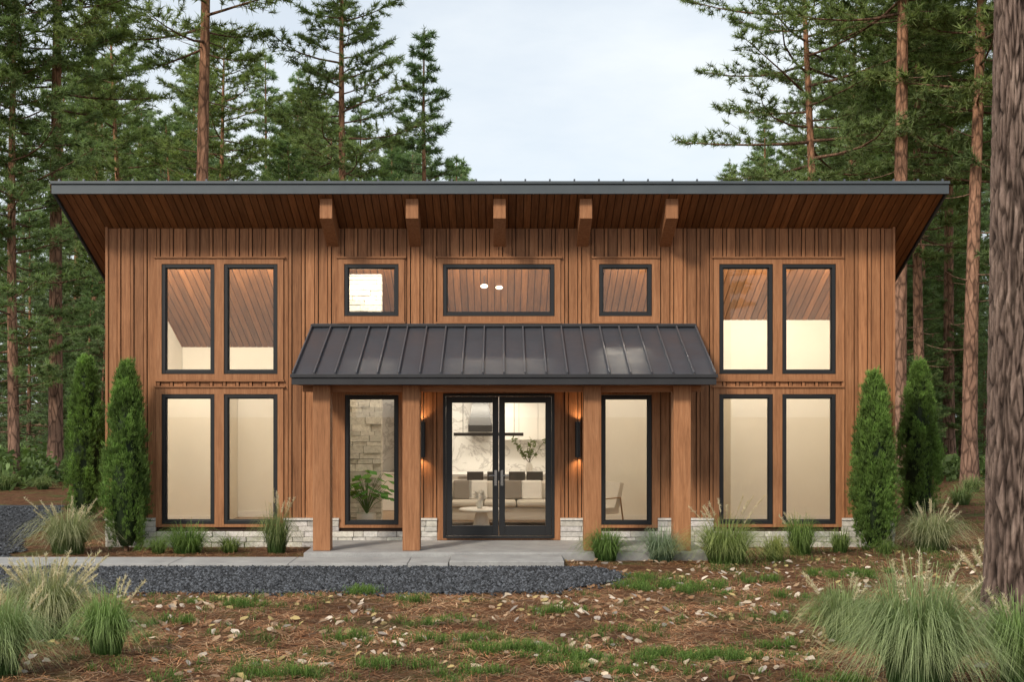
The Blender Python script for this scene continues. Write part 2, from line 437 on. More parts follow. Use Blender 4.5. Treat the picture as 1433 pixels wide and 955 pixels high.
for i in range(50):
    a=random.uniform(0,6.28); L=random.uniform(.3,.8); o_=random.uniform(.06,.4)
    e=np.array([math.cos(a)*o_,math.sin(a)*o_*.7,L]); b=np.array([0,0,.35]); g.tube([b,b+e*[.4,.4,.6],b+e],[.006,.005,.004],4,(.10,.2,.05),1)
    d=np.array([math.cos(a)*.21,math.sin(a)*.14,-.08]); s_=np.array([-math.sin(a),math.cos(a),0])*.08+np.array([0,0,.02]); t=b+e
    g.add([t,t+d*.5+s_,t+d,t+d*.5-s_],[[0,1,2,3]],(.10*random.uniform(.7,1.5),.28,.05),1)
g.build('potted_plant',[M['white'],M['leaf']],None,(-2.42,.75,.041))
# ---- roof (tilted local frame)
rx=-math.atan(K); RW=7.43; RL=8.6/math.cos(rx)
def roofobj(o): o.location=(0,-1.0,5.89); o.rotation_euler[0]=rx; return o
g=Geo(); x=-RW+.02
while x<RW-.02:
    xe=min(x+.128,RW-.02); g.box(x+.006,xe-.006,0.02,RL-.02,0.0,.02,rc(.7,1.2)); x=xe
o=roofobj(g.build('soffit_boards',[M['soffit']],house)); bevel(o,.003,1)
g=Geo(); g.box(-RW+.01,RW-.01,.01,RL-.01,.021,.06,(1,1,1),0); g.box(-RW,RW,0.005,RL,.061,.19,(1,1,1),1)
x=-RW+.06
while x<RW: g.box(x-.014,x+.014,-.06,RL,.1905,.24,(1,1,1),1); x+=.41
for s in (-1,1):
    xa,xb=sorted((s*RW,s*(RW+.03))); g.box(xa,xb,-.01,RL+.02,-.02,.2,(1,1,1),2)
roofobj(g.build('roof_panels',[M['gap'],M['roof'],M['fascia']],house))
g=Geo(); g.box(-RW-.035,RW+.035,-1.045,-1.0,5.868,6.03); g.box(-RW-.045,RW+.045,-1.075,-1.0,6.032,6.078)
o=g.build('roof_fascia',[M['fascia']],house); bevel(o,.005)
g=Geo()
for bx in (-2.925,-1.48,-.01,1.44,2.885):
    y0,y1=-.86,-.001; s0=5.89-K*(y0+1); s1=TOP+.0; w_=.105
    v=[(bx-w_,y0,s0-.34),(bx+w_,y0,s0-.34),(bx+w_,y1,s1-.33),(bx-w_,y1,s1-.33),(bx-w_,y0,s0-.003),(bx+w_,y0,s0-.003),(bx+w_,y1,s1-.003),(bx-w_,y1,s1-.003)]
    g.add(v,BOXF,rc(.95,1.1))
o=g.build('eave_beams',[M['trim']],house); bevel(o,.008)
# ---- porch
PX0,PX1=.06-3.34,.06+3.34; PY=-2.02; pz0,pz1=2.83,3.74; pk=(pz1-pz0)/(-PY); prx=math.atan(pk); PL=(-PY)/math.cos(prx)
g=Geo(); g.box(PX0,PX1,0,PL-.01,-.03,0); n_=20
for i in range(n_+1):
    x=PX0+(PX1-PX0)*i/n_; g.box(x-.012,x+.012,-.012,PL-.01,.0005,.05,(1,1,1),1)
g.box(PX0,PX1,PL-.07,PL-.012,.001,.055)
o=g.build('porch_roof_panels',[M['roof'],M['seam']],house); o.location=(0,PY,pz0); o.rotation_euler[0]=prx; bevel(o,.004,1)
g=Geo()
g.box(PX0-.02,PX1+.02,PY-.02,PY+.02,2.665,2.775,(1,1,1),0); g.box(PX0-.04,PX1+.04,PY-.045,PY+.02,2.777,2.835,(1,1,1),0)
for s,X in ((-1,PX0),(1,PX1)):
    xa,xb=sorted((X-s*.03,X-s*.001))
    v=[(xa,PY+.021,2.67),(xb,PY+.021,2.67),(xb,-.04,2.67),(xa,-.04,2.67),(xa,PY+.021,pz0-.03),(xb,PY+.021,pz0-.03),(xb,-.04,pz1-.05),(xa,-.04,pz1-.05)]
    g.add(v,BOXF,(1,1,1),0)
g.box(PX0-.02,PX1+.02,-.11,-.05,pz1-.02,pz1+.03,(1,1,1),0)
o=g.build('porch_fascia',[M['dfascia']],house); bevel(o,.005)
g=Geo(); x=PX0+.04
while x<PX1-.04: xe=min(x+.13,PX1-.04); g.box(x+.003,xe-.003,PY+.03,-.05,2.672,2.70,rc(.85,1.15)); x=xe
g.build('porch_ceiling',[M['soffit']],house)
g=Geo()
for px in (-2.87,-1.43,1.485,2.925): g.box(px-.14,px+.14,-1.74,-1.46,.0,2.67,rc(.95,1.08))
o=g.build('porch_posts',[M['trim']],house); bevel(o,.012,2)
g=Geo(); g.box(-3.2,3.25,-1.6,-1.5,2.56,2.668,rc()) ; g.build('porch_beam',[M['trimh']],house)
for X in (-1.35,1.35):
    lp=empty('wall_lamp',(X,-.125,1.76))
    g=Geo(); th=[(0,0,-.31),(0,0,.31)]; g.tube(th,[.05,.05],20); g.tube(th,[.043,.043],20)
    g.box(-.03,.03,.045,.08,-.1,.1); g.tube([(0,0,-.2),(0,0,-.19)],[.04,.04],16,mat=1,cap=True); g.tube([(0,0,.19),(0,0,.2)],[.04,.04],16,mat=1,cap=True)
    g.build('lamp_body',[M['black'],M['bulb']],lp)
    for dz in (.25,-.25):
        L=bpy.data.lights.new('lamp_light','POINT'); L.energy=15; L.color=(1,.66,.36); L.shadow_soft_size=.025
        lo=bpy.data.objects.new('lamp_light',L); scene.collection.objects.link(lo); lo.parent=lp; lo.location=(0,0,dz)
def area(name,loc,sx,sy,p,rot=(0,0,0),col=(1,.88,.72)):
    L=bpy.data.lights.new(name,'AREA'); L.shape='RECTANGLE'; L.size=sx; L.size_y=sy; L.energy=p; L.color=col
    o=bpy.data.objects.new(name,L); scene.collection.objects.link(o); o.location=loc; o.rotation_euler=rot; o.parent=house
area('room_light',(-5.1,.7,4.95),2.4,.35,145,(.5,0,0)); area('room_light',(5.0,.7,4.95),2.6,.35,115,(.5,0,0))
area('room_light',(2.4,.7,4.95),1.0,.3,52,(.5,0,0)); area('room_light',(-1.0,.5,4.98),4.2,.3,120,(.6,0,0))
area('room_light',(-.6,5.3,2.75),2.0,.3,70)
for X,s_,p_ in ((-5.1,2.4,26),(5.0,2.6,24),(-.8,4.2,42)):
    area('hidden_fill_light',(X,.40,2.72),s_,.12,p_,(math.pi-.25,0,0))  # added fills hidden behind the wall band; no fixture, they brighten the ceilings
g=Geo()
for (x,y,z) in ((-.30,1.5,4.60),(.14,2.4,4.12),(-.02,1.9,4.62)):
    th=np.linspace(0,np.pi,9); g.tube([(x,y,z+.04*math.cos(t)) for t in th],[.07*max(math.sin(t),.02) for t in th],16,mat=0)
    g.tube([(x,y,z+.035),(x,y,cz(y))],[.006,.006],6,mat=1)
g.build('globe_lamps',[M['bulb'],M['black']],house)

# ================================================================= GROUND
def amp(x,y):
    a=min(max((-6.0-y)/1.5,0),1)*.05
    b=min(max((y-9)/15,0),1)*.5
    c=min(max((x-8)/6,0),1)*.25
    return a,max(b,c)
def gh(x,y):
    a,b=amp(x,y)
    z=GZ
    if a>0: z+=a*(mnoise.noise(Vector((x*.9,y*.9,3)))+.5*mnoise.noise(Vector((x*2.7,y*2.7,5))))
    if b>0: z+=b*(mnoise.noise(Vector((x*.12,y*.12,9)))+.25)
    return z
def spaced(lo,hi,far,step):
    c=np.arange(lo,hi+1e-6,step); out=[];s=step;v=hi
    while v<far: s*=1.35; v+=s; out.append(v)
    neg=[];s=step;v=lo
    while v>-far: s*=1.35; v-=s; neg.append(v)
    return np.array(neg[::-1]+list(c)+out)
xs=spaced(-10,12,700,.16); ys=spaced(-13,16,700,.16)
XX,YY=np.meshgrid(xs,ys); ZZ=np.array([[gh(a,b) for a in xs] for b in ys])
V=np.stack([XX,YY,ZZ],-1).reshape(-1,3); nx=len(xs); ny=len(ys)
i,j=np.meshgrid(np.arange(nx-1),np.arange(ny-1)); a=(j*nx+i).ravel()
g=Geo(); g.add(V,np.stack([a,a+1,a+1+nx,a+nx],1),(1,1,1),0,True); g.build('ground',[M['ground']])
def in_gravel(x,y):
    e=.22*mnoise.noise(Vector((x*1.1,y*1.1,1)))
    if -2.92>y>-5.55+e and -30<x<1.75-.55*((y+3.9)/1.1)**2+e: return True
    if -2.0<y<13 and -30<x<-8.1-.28*(y+1)+e: return True
    return False
g=Geo(); st=.12
gx=np.arange(-30,2.2,st); gy=np.arange(-5.9,13,st)
vs=[];fs=[]
for a in gx:
    for b in gy:
        if in_gravel(a+st/2,b+st/2):
            k=len(vs); vs+=[(a,b,-.118),(a+st,b,-.118),(a+st,b+st,-.118),(a,b+st,-.118)]; fs.append((k,k+1,k+2,k+3))
g.add(vs,fs)
P=[]
while len(P)<30000:
    x=random.uniform(-9.5,2.2); y=random.uniform(-5.9,-2.92)
    if in_gravel(x,y) or (random.random()<.08 and (in_gravel(x-.18,y+.15) or in_gravel(x-.1,y+.3))): P.append((x,y))
while len(P)<36000:
    x=random.uniform(-14,-7.5); y=random.uniform(-2,9)
    if in_gravel(x,y): P.append((x,y))
P=np.array(P); n=len(P)
octv=np.array([(1,0,0),(0,1,0),(-1,0,0),(0,-1,0),(0,0,1),(0,0,-1)],float); octf=np.array([(0,1,4),(1,2,4),(2,3,4),(3,0,4),(1,0,5),(2,1,5),(3,2,5),(0,3,5)])
sz=R.uniform(.012,.034,n)
vv=octv[None]*sz[:,None,None]*R.uniform(.6,1.3,(n,6,1)); ang=R.uniform(0,6.28,n); ca,sa=np.cos(ang)[:,None],np.sin(ang)[:,None]
tl=R.uniform(-.5,.5,(n,1)); x_=vv[...,0]*ca-vv[...,1]*sa; y_=vv[...,0]*sa+vv[...,1]*ca; z_=vv[...,2]*.8+x_*tl
vv=np.stack([x_+P[:,0:1],y_+P[:,1:2],z_-.105],-1)
ff=(octf[None]+6*np.arange(n)[:,None,None]).reshape(-1,3); b=.018+.13*R.uniform(0,1,n)**1.8
cc=np.repeat(np.stack([b*.93,b*1.0,b*1.13],1),6,0)
g.add(vv.reshape(-1,3),ff,cc,1); g.build('gravel',[M['gbed'],M['gravel']])
g=Geo(); g.box(-3.12,3.3,-1.98,-.08,-.14,-.001); o=g.build('porch_slab',[M['conc']]); bevel(o,.012)
g=Geo(); x=-14.
while x<-.8: g.box(x,min(x+1.8,-.78)-.008,-2.9,-2.0,-.14,-.065); x+=1.8
g.box(-.77,.97,-2.86,-1.995,-.14,-.03); o=g.build('concrete_walkway',[M['conc']]); bevel(o,.01)

# ---- leaf litter, needles
def scatter(n,x0,x1,y0,y1,cond=None):
    out=[]
    while len(out)<n:
        x=random.uniform(x0,x1); y=random.uniform(y0,y1)
        if in_gravel(x,y) or (-3.15<x<3.35 and -2.<y<0) or (x<1.0 and -2.95<y<-1.95) or (abs(x)<7 and y>-.05): continue
        if cond and not cond(x,y): continue
        out.append((x,y,gh(x,y)))
    return np.array(out)
P=np.vstack([scatter(64000,-7.5,8,-11.6,-5.2),scatter(26000,-7.5,11,-5.2,4),scatter(3000,-3,9,-13,-11.5)]); n=len(P)
ang=R.uniform(0,np.pi,n); L=R.uniform(.04,.09,n); wv=R.uniform(.0015,.0038,n)
d=np.stack([np.cos(ang),np.sin(ang),R.uniform(-.1,.2,n)],1); s=np.stack([-np.sin(ang),np.cos(ang),0*ang],1)*wv[:,None]
pt_=np.array([mnoise.noise(Vector((p[0]*.8,p[1]*1.1,31)))+.6*mnoise.noise(Vector((p[0]*2.6,p[1]*2.6,3))) for p in P])
P[:,2]+=R.uniform(.002,.03,n); e=d*L[:,None]
vv=np.stack([P-e-s,P-e+s,P+e+s,P+e-s],1).reshape(-1,3)
pal=np.array([(.40,.18,.08),(.30,.13,.06),(.46,.25,.13),(.14,.07,.04),(.50,.34,.2)]); cc=pal[R.integers(0,5,n)]*R.uniform(.6,1.2,(n,1))*np.clip(1+1.0*pt_,.3,1.6)[:,None]
g=Geo(); g.add(vv,np.arange(4*n).reshape(-1,4),np.repeat(cc,4,0)); g.build('pine_needle_litter',[M['litter']])
P=np.vstack([scatter(1250,-6,7.5,-11.4,-5.8,lambda x,y: mnoise.noise(Vector((x*.7,y*.9,20)))>-.1),scatter(380,1.,9,-5.8,-1.)]); n=len(P)
lf=np.array([(-1,0,0),(-.4,.5,.12),(.4,.42,.1),(1,0,.05),(.4,-.42,.1),(-.4,-.5,.12),(0,0,-.05)],float); lff=np.array([(0,1,6),(1,2,6),(2,3,6),(3,4,6),(4,5,6),(5,0,6)])
sz=R.uniform(.025,.07,n)[:,None,None]; vv=lf[None]*sz*np.stack([R.uniform(.7,1.1,n),R.uniform(.8,1.5,n),R.uniform(-2.5,3,n)],1)[:,None,:]
ang=R.uniform(0,6.28,n)[:,None]; tl=R.uniform(-.6,.6,(n,1)); x_=vv[...,0]*np.cos(ang)-vv[...,1]*np.sin(ang); y_=vv[...,0]*np.sin(ang)+vv[...,1]*np.cos(ang)
vv=np.stack([x_+P[:,0:1],y_+P[:,1:2],vv[...,2]+x_*tl+y_*.3+P[:,2:3]+.03],-1).reshape(-1,3)
pal=np.array([(.55,.44,.32),(.38,.25,.15),(.30,.17,.09),(.6,.5,.4),(.22,.12,.06),(.42,.32,.14),(.3,.2,.13),(.33,.28,.24)]); cc=pal[R.integers(0,8,n)]*R.uniform(.6,1.1,(n,1))
g=Geo(); g.add(vv,(lff[None]+7*np.arange(n)[:,None,None]).reshape(-1,3),np.repeat(cc,7,0)); g.build('fallen_leaves',[M['litter']])

def blades(g,base,az,h,out,w,c0,c1,q,seg=5,mat=0):
    n=len(base); t=np.linspace(0,1,seg+1)[None,:]; q=q[:,None]
    dirx=np.cos(az)[:,None]; diry=np.sin(az)[:,None]
    r=out[:,None]*(t**1.25); z=h[:,None]*((2.0+1.4*q)*t-(1.0+2.1*q)*t*t)
    px=base[:,0:1]+dirx*r; py=base[:,1:2]+diry*r; pz=base[:,2:3]+z
    wd=w[:,None]*(1-t**1.5*.92)
    ta=az+R.normal(0,.5,n)
    sx=-np.sin(ta)[:,None]*wd; sy=np.cos(ta)[:,None]*wd
    a=np.stack([px-sx,py-sy,pz],-1); b=np.stack([px+sx,py+sy,pz],-1)
    v=np.stack([a,b],2).reshape(n,-1,3); m=2*(seg+1)
    fs=np.array([(2*k,2*k+1,2*k+3,2*k+2) for k in range(seg)])
    f=(fs[None]+m*np.arange(n)[:,None,None]).reshape(-1,4)
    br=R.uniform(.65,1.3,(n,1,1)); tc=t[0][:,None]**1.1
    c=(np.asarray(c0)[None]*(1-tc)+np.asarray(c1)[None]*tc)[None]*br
    c=np.repeat(c,2,1).reshape(-1,3); g.add(v.reshape(-1,3),f,c,mat)
def clump(name,px,py,wpx,hpx,nb,c0=(.05,.09,.02),c1=(.30,.33,.14),plumes=0,ph=1.4,wid=.005):
    x,y=G(px,py); z=gh(x,y); s=F/(y+D0); Wd=wpx/s/2; H=hpx/s
    g=Geo(); a=R.uniform(0,2*np.pi,nb); r0=R.uniform(0,1,nb)**.5*Wd*.35
    base=np.stack([np.cos(a)*r0,np.sin(a)*r0*.8,-.01+0*a],1); az=a+R.normal(0,.55,nb)
    q=R.uniform(0,1,nb)**.8; out=Wd*(.14+1.05*q)*R.uniform(.7,1.25,nb); h=H*(1.08-.42*q)*R.uniform(.55,1.2,nb)
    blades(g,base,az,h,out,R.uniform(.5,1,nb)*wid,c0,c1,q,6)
    if plumes:
        a=R.uniform(0,2*np.pi,plumes); o_=Wd*R.uniform(.3,1.0,plumes); hh=H*ph*R.uniform(.8,1.1,plumes)
        for k in range(plumes):
            t=np.linspace(0,1,6); pts=np.stack([np.cos(a[k])*o_[k]*t**1.6,np.sin(a[k])*o_[k]*t**1.6,hh[k]*t],1)
            g.tube(pts,[.002]*6,3,(.32,.28,.15))
            m=110; tt=R.uniform(.78,1.,m); pc=np.stack([np.cos(a[k])*o_[k]*tt**1.6,np.sin(a[k])*o_[k]*tt**1.6,hh[k]*tt],1)
            dd=R.normal(size=(m,3))*.018+np.array([0,0,.022]); ss=R.normal(size=(m,3))*.0026
            v=np.stack([pc-ss,pc+ss,pc+dd],1).reshape(-1,3); g.add(v,np.arange(3*m).reshape(-1,3),(.66,.58,.44))
    return g.build(name,[M['grass']],None,(x,y,z))
pale=(.54,.53,.32); ora='ornamental_grass'
for a in [(95,776,120,66,1000,(.08,.13,.04),pale,16,1.1),(262,775,100,42,750,(.045,.10,.02),(.24,.36,.10),0,1),(322,774,56,26,340,(.05,.10,.02),(.28,.35,.10),0,1),(222,776,46,26,240,(.05,.10,.02),(.24,.33,.09),0,1),
          (387,775,70,66,480,(.05,.10,.025),(.34,.39,.17),8,1.25),(848,786,76,48,700,(.04,.09,.02),(.22,.34,.09),0,1),(926,787,84,48,700,(.07,.12,.07),(.36,.45,.29),0,1),
          (1016,790,135,64,1200,(.06,.12,.025),(.42,.48,.18),12,1.4),(1084,786,56,38,440,(.07,.12,.025),(.42,.44,.13),0,1),(1120,778,76,56,700,(.05,.10,.02),(.27,.38,.11),4,1.15),
          (1176,774,54,36,380,(.05,.10,.02),(.28,.37,.11),0,1),(1303,772,115,60,1000,(.08,.13,.04),pale,12,1.15),
          (1240,776,40,22,220,(.05,.10,.02),(.26,.35,.10),0,1)]:
    clump(ora,*a[:7],plumes=a[7],ph=a[8])
for a in [(66,893,170,100,1700,(.08,.13,.04),pale,34,1.12),(-8,952,165,115,1600,(.06,.12,.035),(.38,.46,.22),8,1.1),(148,922,110,86,1100,(.06,.12,.025),(.32,.44,.16),6,1.15),
          (1182,898,125,78,1200,(.06,.12,.035),(.40,.45,.22),6,1.15),(1285,965,225,155,2700,(.06,.12,.035),(.40,.47,.24),10,1.1),(1432,962,160,120,1600,(.06,.12,.03),(.36,.48,.19),4,1.1),
          (1398,868,135,64,1000,(.08,.13,.04),pale,26,1.6)]:
    clump(ora,*a[:7],plumes=a[7],ph=a[8],wid=.0048)
for (px,py,w_,h_) in [(1345,712,60,28),(1400,705,60,30),(1300,716,40,18),(10,690,50,26),(60,690,40,20),(1360,690,50,24)]:
    clump(ora,px,py,w_,h_,300,(.07,.12,.04),(.32,.38,.15),0,1,.009)
g=Geo()
def patch(px,py,rx_,ry_,n,h=.10,c1=(.22,.34,.08)):
    x,y=G(px,py); a=R.uniform(0,6.28,n); r=np.abs(R.normal(0,.55,n)); X=x+np.cos(a)*r*rx_; Y=y+np.sin(a)*r*ry_
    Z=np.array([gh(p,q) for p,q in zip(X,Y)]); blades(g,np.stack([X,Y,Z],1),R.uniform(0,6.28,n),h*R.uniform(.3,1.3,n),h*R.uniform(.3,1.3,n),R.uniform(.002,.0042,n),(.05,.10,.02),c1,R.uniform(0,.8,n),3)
for (px,py,rx_,ry_,n) in [(520,832,.35,.25,620),(572,845,.25,.2,300),(320,848,.55,.35,900),(230,872,.4,.2,400),(610,872,.35,.3,500),(720,915,.45,.28,900),(790,925,.5,.25,1000),(770,858,.45,.28,560),
          (930,822,.85,.5,1900),(985,832,.45,.35,700),(965,925,.65,.28,1500),(1090,905,.3,.2,400),(1200,805,.9,.4,1400),(1065,815,.4,.3,500),(880,885,.3,.2,300),(390,950,.5,.15,700),(640,945,.4,.15,460),(1160,960,.4,.1,500),(1140,840,.6,.3,550),(480,900,.3,.2,300),(620,900,.35,.2,400),(900,810,.4,.3,400),(1040,925,.35,.15,400),(560,935,.5,.15,400),(850,945,.4,.15,400),(1100,870,.4,.2,300)]:
    s_=F*(CAMZ-GZ)/(py-HZ); sc=F/s_
    k=max(4,n//70)
    for _ in range(k):
        a=random.uniform(0,6.28); r=random.random()**.7; patch(px+math.cos(a)*r*rx_*sc*0.95,py+math.sin(a)*r*ry_*.16*sc,.16,.12,n//k,random.uniform(.06,.13))
for k in range(220):
    patch(random.uniform(100,1400),random.uniform(835,960),.14,.1,34,.08,(.22,.30,.08))
for k in range(110):
    patch(random.uniform(1000,1430),random.uniform(705,800),.5,.4,50,.11,(.28,.35,.11))
g.build('grass_patches',[M['grass']])
g=Geo()
for p in scatter(160,-6,7,-11.3,-5.8):
    a=random.uniform(0,6.28); L=random.uniform(.08,.35); q=p+[0,0,.02]; g.tube([q,q+[math.cos(a)*L/2,math.sin(a)*L/2,.02],q+[math.cos(a+.3)*L,math.sin(a+.3)*L,.01]],[.006,.005,.002],5,(.2,.13,.09))
g.build('fallen_twigs',[M['litter']])

# ================================================================= TREES
def needles(g,Cn,Dn,n,lmin,lmax,w,col,mat=1,spread=.25):
    m=len(Cn); C=np.repeat(Cn,n,0); Dd=np.repeat(Dn,n,0); N=m*n
    rnd=R.normal(size=(N,3)); rnd/=np.linalg.norm(rnd,axis=1,keepdims=True)
    d=Dd*.6+rnd; d[:,2]+=.25; d/=np.linalg.norm(d,axis=1,keepdims=True)
    L=R.uniform(lmin,lmax,N)[:,None]; b=C+Dd*(R.uniform(-.5,.5,(N,1))*spread)
    s=np.cross(d,R.normal(size=(N,3))); s/=np.linalg.norm(s,axis=1,keepdims=True)+1e-9; s*=w/2
    v=np.stack([b-s,b+s,b+d*L],1).reshape(-1,3)
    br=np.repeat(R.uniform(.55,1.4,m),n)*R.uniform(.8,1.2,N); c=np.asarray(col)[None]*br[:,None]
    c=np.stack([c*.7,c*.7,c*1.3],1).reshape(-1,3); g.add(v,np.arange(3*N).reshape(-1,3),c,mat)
def pine(name,seed,H,r0,crown0,Lmax,nb,shape='pine',col=(.225,.285,.10),ntuft=8,nn=27,lmin=.14,lmax=.30,w=.034,dead=12):
    rr=random.Random(seed); g=Geo(); k=18; t=np.linspace(0,1,k)
    wx=rr.uniform(-.35,.35); wy=rr.uniform(-.35,.35); ph=rr.uniform(0,6)
    def tp(t): return np.array([wx*math.sin(t*3+ph)-wx*math.sin(ph),wy*math.sin(t*4+ph)-wy*math.sin(ph),t*H])
    pts=[tp(a) for a in t]; rad=[r0*(1-a)**.75+.015+(r0*.35 if a==0 else 0) for a in t]
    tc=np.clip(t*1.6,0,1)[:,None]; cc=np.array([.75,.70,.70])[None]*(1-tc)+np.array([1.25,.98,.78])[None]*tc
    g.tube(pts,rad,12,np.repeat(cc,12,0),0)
    Cn=[];Dn=[]
    for i in range(nb+dead):
        isdead=i>=nb
        if isdead: tt=crown0*rr.uniform(.35,1.05); u=0
        else: u=((i+rr.random())/nb)**.95; tt=crown0+(1-crown0)*u*.99
        az=i*2.39996+rr.uniform(-.5,.5)
        if isdead: L=rr.uniform(.3,1.6)
        elif shape=='pine': L=Lmax*(math.sin(math.pi*min(u*.8+.2,1))**.6)*rr.uniform(.4,1.12)+.25
        else: L=Lmax*(1-u)**.85*rr.uniform(.65,1.12)+.2
        el=(-.05+.75*u*u+rr.uniform(-.18,.22)) if shape=='pine' else (-.22+.6*u+rr.uniform(-.08,.08))
        b=tp(tt); h=np.array([math.cos(az),math.sin(az),0]); sd=np.array([-math.sin(az),math.cos(az),0])
        cv=rr.uniform(.08,.35)*(1 if shape=='pine' else .5); wv=rr.uniform(-.15,.15)
        def bp(s): return b+h*(L*s*math.cos(el))+np.array([0,0,1])*(L*(s*math.sin(el)+cv*(s*s-.5*s)))+sd*L*wv*math.sin(s*3)
        ss=[0,.25,.5,.75,1]; br=(.011*L+.008)
        g.tube([bp(s) for s in ss],[br*(1.05-.85*s) for s in ss],5,(.7,.62,.56) if not isdead else (.7,.65,.62),0)
        if isdead: continue
        nt=max(3,int(ntuft*(L/Lmax)**.6+.5))
        for j in range(nt):
            s=.22+.78*(j+rr.random())/nt if L>.8 else rr.uniform(.2,1); s=min(s,1); sg=1 if j%2 else -1
            p=bp(s); tl=(.32*L*(1.15-s)+.25)*rr.uniform(.7,1.2)
            dr=h*rr.uniform(.3,.8)+sd*sg*rr.uniform(.4,1.)+np.array([0,0,rr.uniform(-.05,.45)]); dr/=np.linalg.norm(dr)
            q=p+dr*tl; g.tube([p,q],[.009,.005],3,(.6,.52,.45),0)
            for f in (.3,.65,1.):
                Cn.append(p+dr*tl*f+np.array([rr.uniform(-.08,.08) for _ in range(3)])); Dn.append(dr)
        Cn.append(bp(1.)); Dn.append(h)
    Cn.append(tp(1.)); Dn.append(np.array([0,0,1.]))
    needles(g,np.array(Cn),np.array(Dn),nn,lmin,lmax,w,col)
    return g.build(name,[M['bark'],M['needle']],link=False)
PA=pine('pine_a',1,22,.21,.46,3.3,64,ntuft=13)
PB=pine('pine_b',2,22,.20,.34,3.0,76,ntuft=12,col=(.205,.27,.105))
PC=pine('pine_c',3,24,.24,.52,4.0,58,ntuft=15,col=(.225,.29,.105))
PD=pine('pine_d',4,20,.18,.16,3.1,95,ntuft=11,col=(.185,.26,.105))
PE=pine('pine_e',8,22,.21,.40,4.7,56,ntuft=18,col=(.205,.27,.11))
SP=pine('spruce_a',5,18,.15,.10,3.1,84,'spruce',(.195,.28,.13),ntuft=10,dead=0)
SQ=pine('spruce_b',6,18,.15,.08,3.4,105,'spruce',(.17,.26,.11),ntuft=11,dead=0)
FA=pine('pine_far_a',14,20,.18,.2,3.3,76,ntuft=10,col=(.24,.31,.17),nn=20,w=.045,dead=6)  # paler, bluer needles: distance haze put into the colour
FB=pine('spruce_far',16,18,.15,.08,3.4,90,'spruce',(.21,.29,.155),ntuft=10,nn=18,w=.045,dead=0)  # same haze tint painted into the far spruce needles
nm={'pine_a':22,'pine_b':22,'pine_c':24,'pine_d':20,'pine_e':22,'spruce_a':18,'spruce_b':18,'pine_far_a':20,'spruce_far':18}
def tree(me,px,dist,H=None,rz=None,name='pine_tree',parent=None):
    x,y=T(px,dist); h0=nm[me.name]; s=(H/h0) if H else 1
    s2=s if s<1 else s**.7
    return place(name,me,(x,y,gh(x,y)-.03),parent,rz if rz is not None else random.uniform(0,6.28),(s2,s2,s))
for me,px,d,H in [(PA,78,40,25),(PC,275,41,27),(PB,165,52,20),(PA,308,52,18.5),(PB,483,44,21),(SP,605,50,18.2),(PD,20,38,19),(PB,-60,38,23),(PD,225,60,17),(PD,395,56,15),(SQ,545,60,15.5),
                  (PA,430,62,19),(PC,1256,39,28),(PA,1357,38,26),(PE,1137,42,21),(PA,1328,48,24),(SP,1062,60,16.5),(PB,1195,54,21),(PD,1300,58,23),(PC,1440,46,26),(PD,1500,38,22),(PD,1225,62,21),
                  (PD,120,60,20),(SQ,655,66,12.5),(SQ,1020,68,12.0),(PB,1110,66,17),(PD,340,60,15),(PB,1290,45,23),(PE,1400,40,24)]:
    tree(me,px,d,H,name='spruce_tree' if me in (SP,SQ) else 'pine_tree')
far=empty('distant_trees')
def topy(px):
    if px<420: return random.uniform(50,210)
    if px<560: return random.uniform(140,230)
    if px<670: return random.uniform(195,250)
    if px<1020: return random.uniform(300,400)
    if px<1120: return random.uniform(190,240)
    return random.uniform(-20,150)
for k in range(105):
    d=random.uniform(62,125); px=random.uniform(-350,1800)
    H=CAMZ+(HZ-topy(px))*d/F; H=min(H,34)
    tree(random.choice([FA,FB]),px,d,H,name='distant_tree',parent=far)
for k in range(50):
    d=random.uniform(46,75); px=random.choice([random.uniform(-150,150),random.uniform(1240,1560)])
    tree(random.choice([SQ,PD,FB,FA]),px,d,random.uniform(5,11),name='distant_tree',parent=far)
for (x,y,me,H) in [(-24,-52,PA,22),(-12,-60,PC,24),(14,-58,PE,22),(25,-52,PC,22)]:
    place('pine_tree',me,(x,y,-.15),None,random.uniform(0,6),H/nm[me.name])
g=Geo()
for k in range(150):
    d=random.uniform(36,80); px=random.choice([random.uniform(-250,150),random.uniform(1240,1650)])
    x,y=T(px,d); s=random.uniform(.5,1.6); n=260; z=gh(x,y)
    v=R.normal(size=(n,3)); v/=np.linalg.norm(v,axis=1,keepdims=True); v[:,2]=abs(v[:,2]); c=np.array([x,y,z])+v*np.array([s,s,s*.8])*R.uniform(.5,1.05,(n,1))
    a=R.normal(size=(n,3))*.07; b=R.normal(size=(n,3))*.05
    vv=np.stack([c-a,c+b,c+a,c-b],1).reshape(-1,3); col=np.array([.12,.18,.06])*R.uniform(.5,1.5,(n,1))*random.uniform(.7,1.3)
    g.add(vv,np.arange(4*n).reshape(-1,4),np.repeat(col,4,0))
g.build('undergrowth',[M['leaf']])
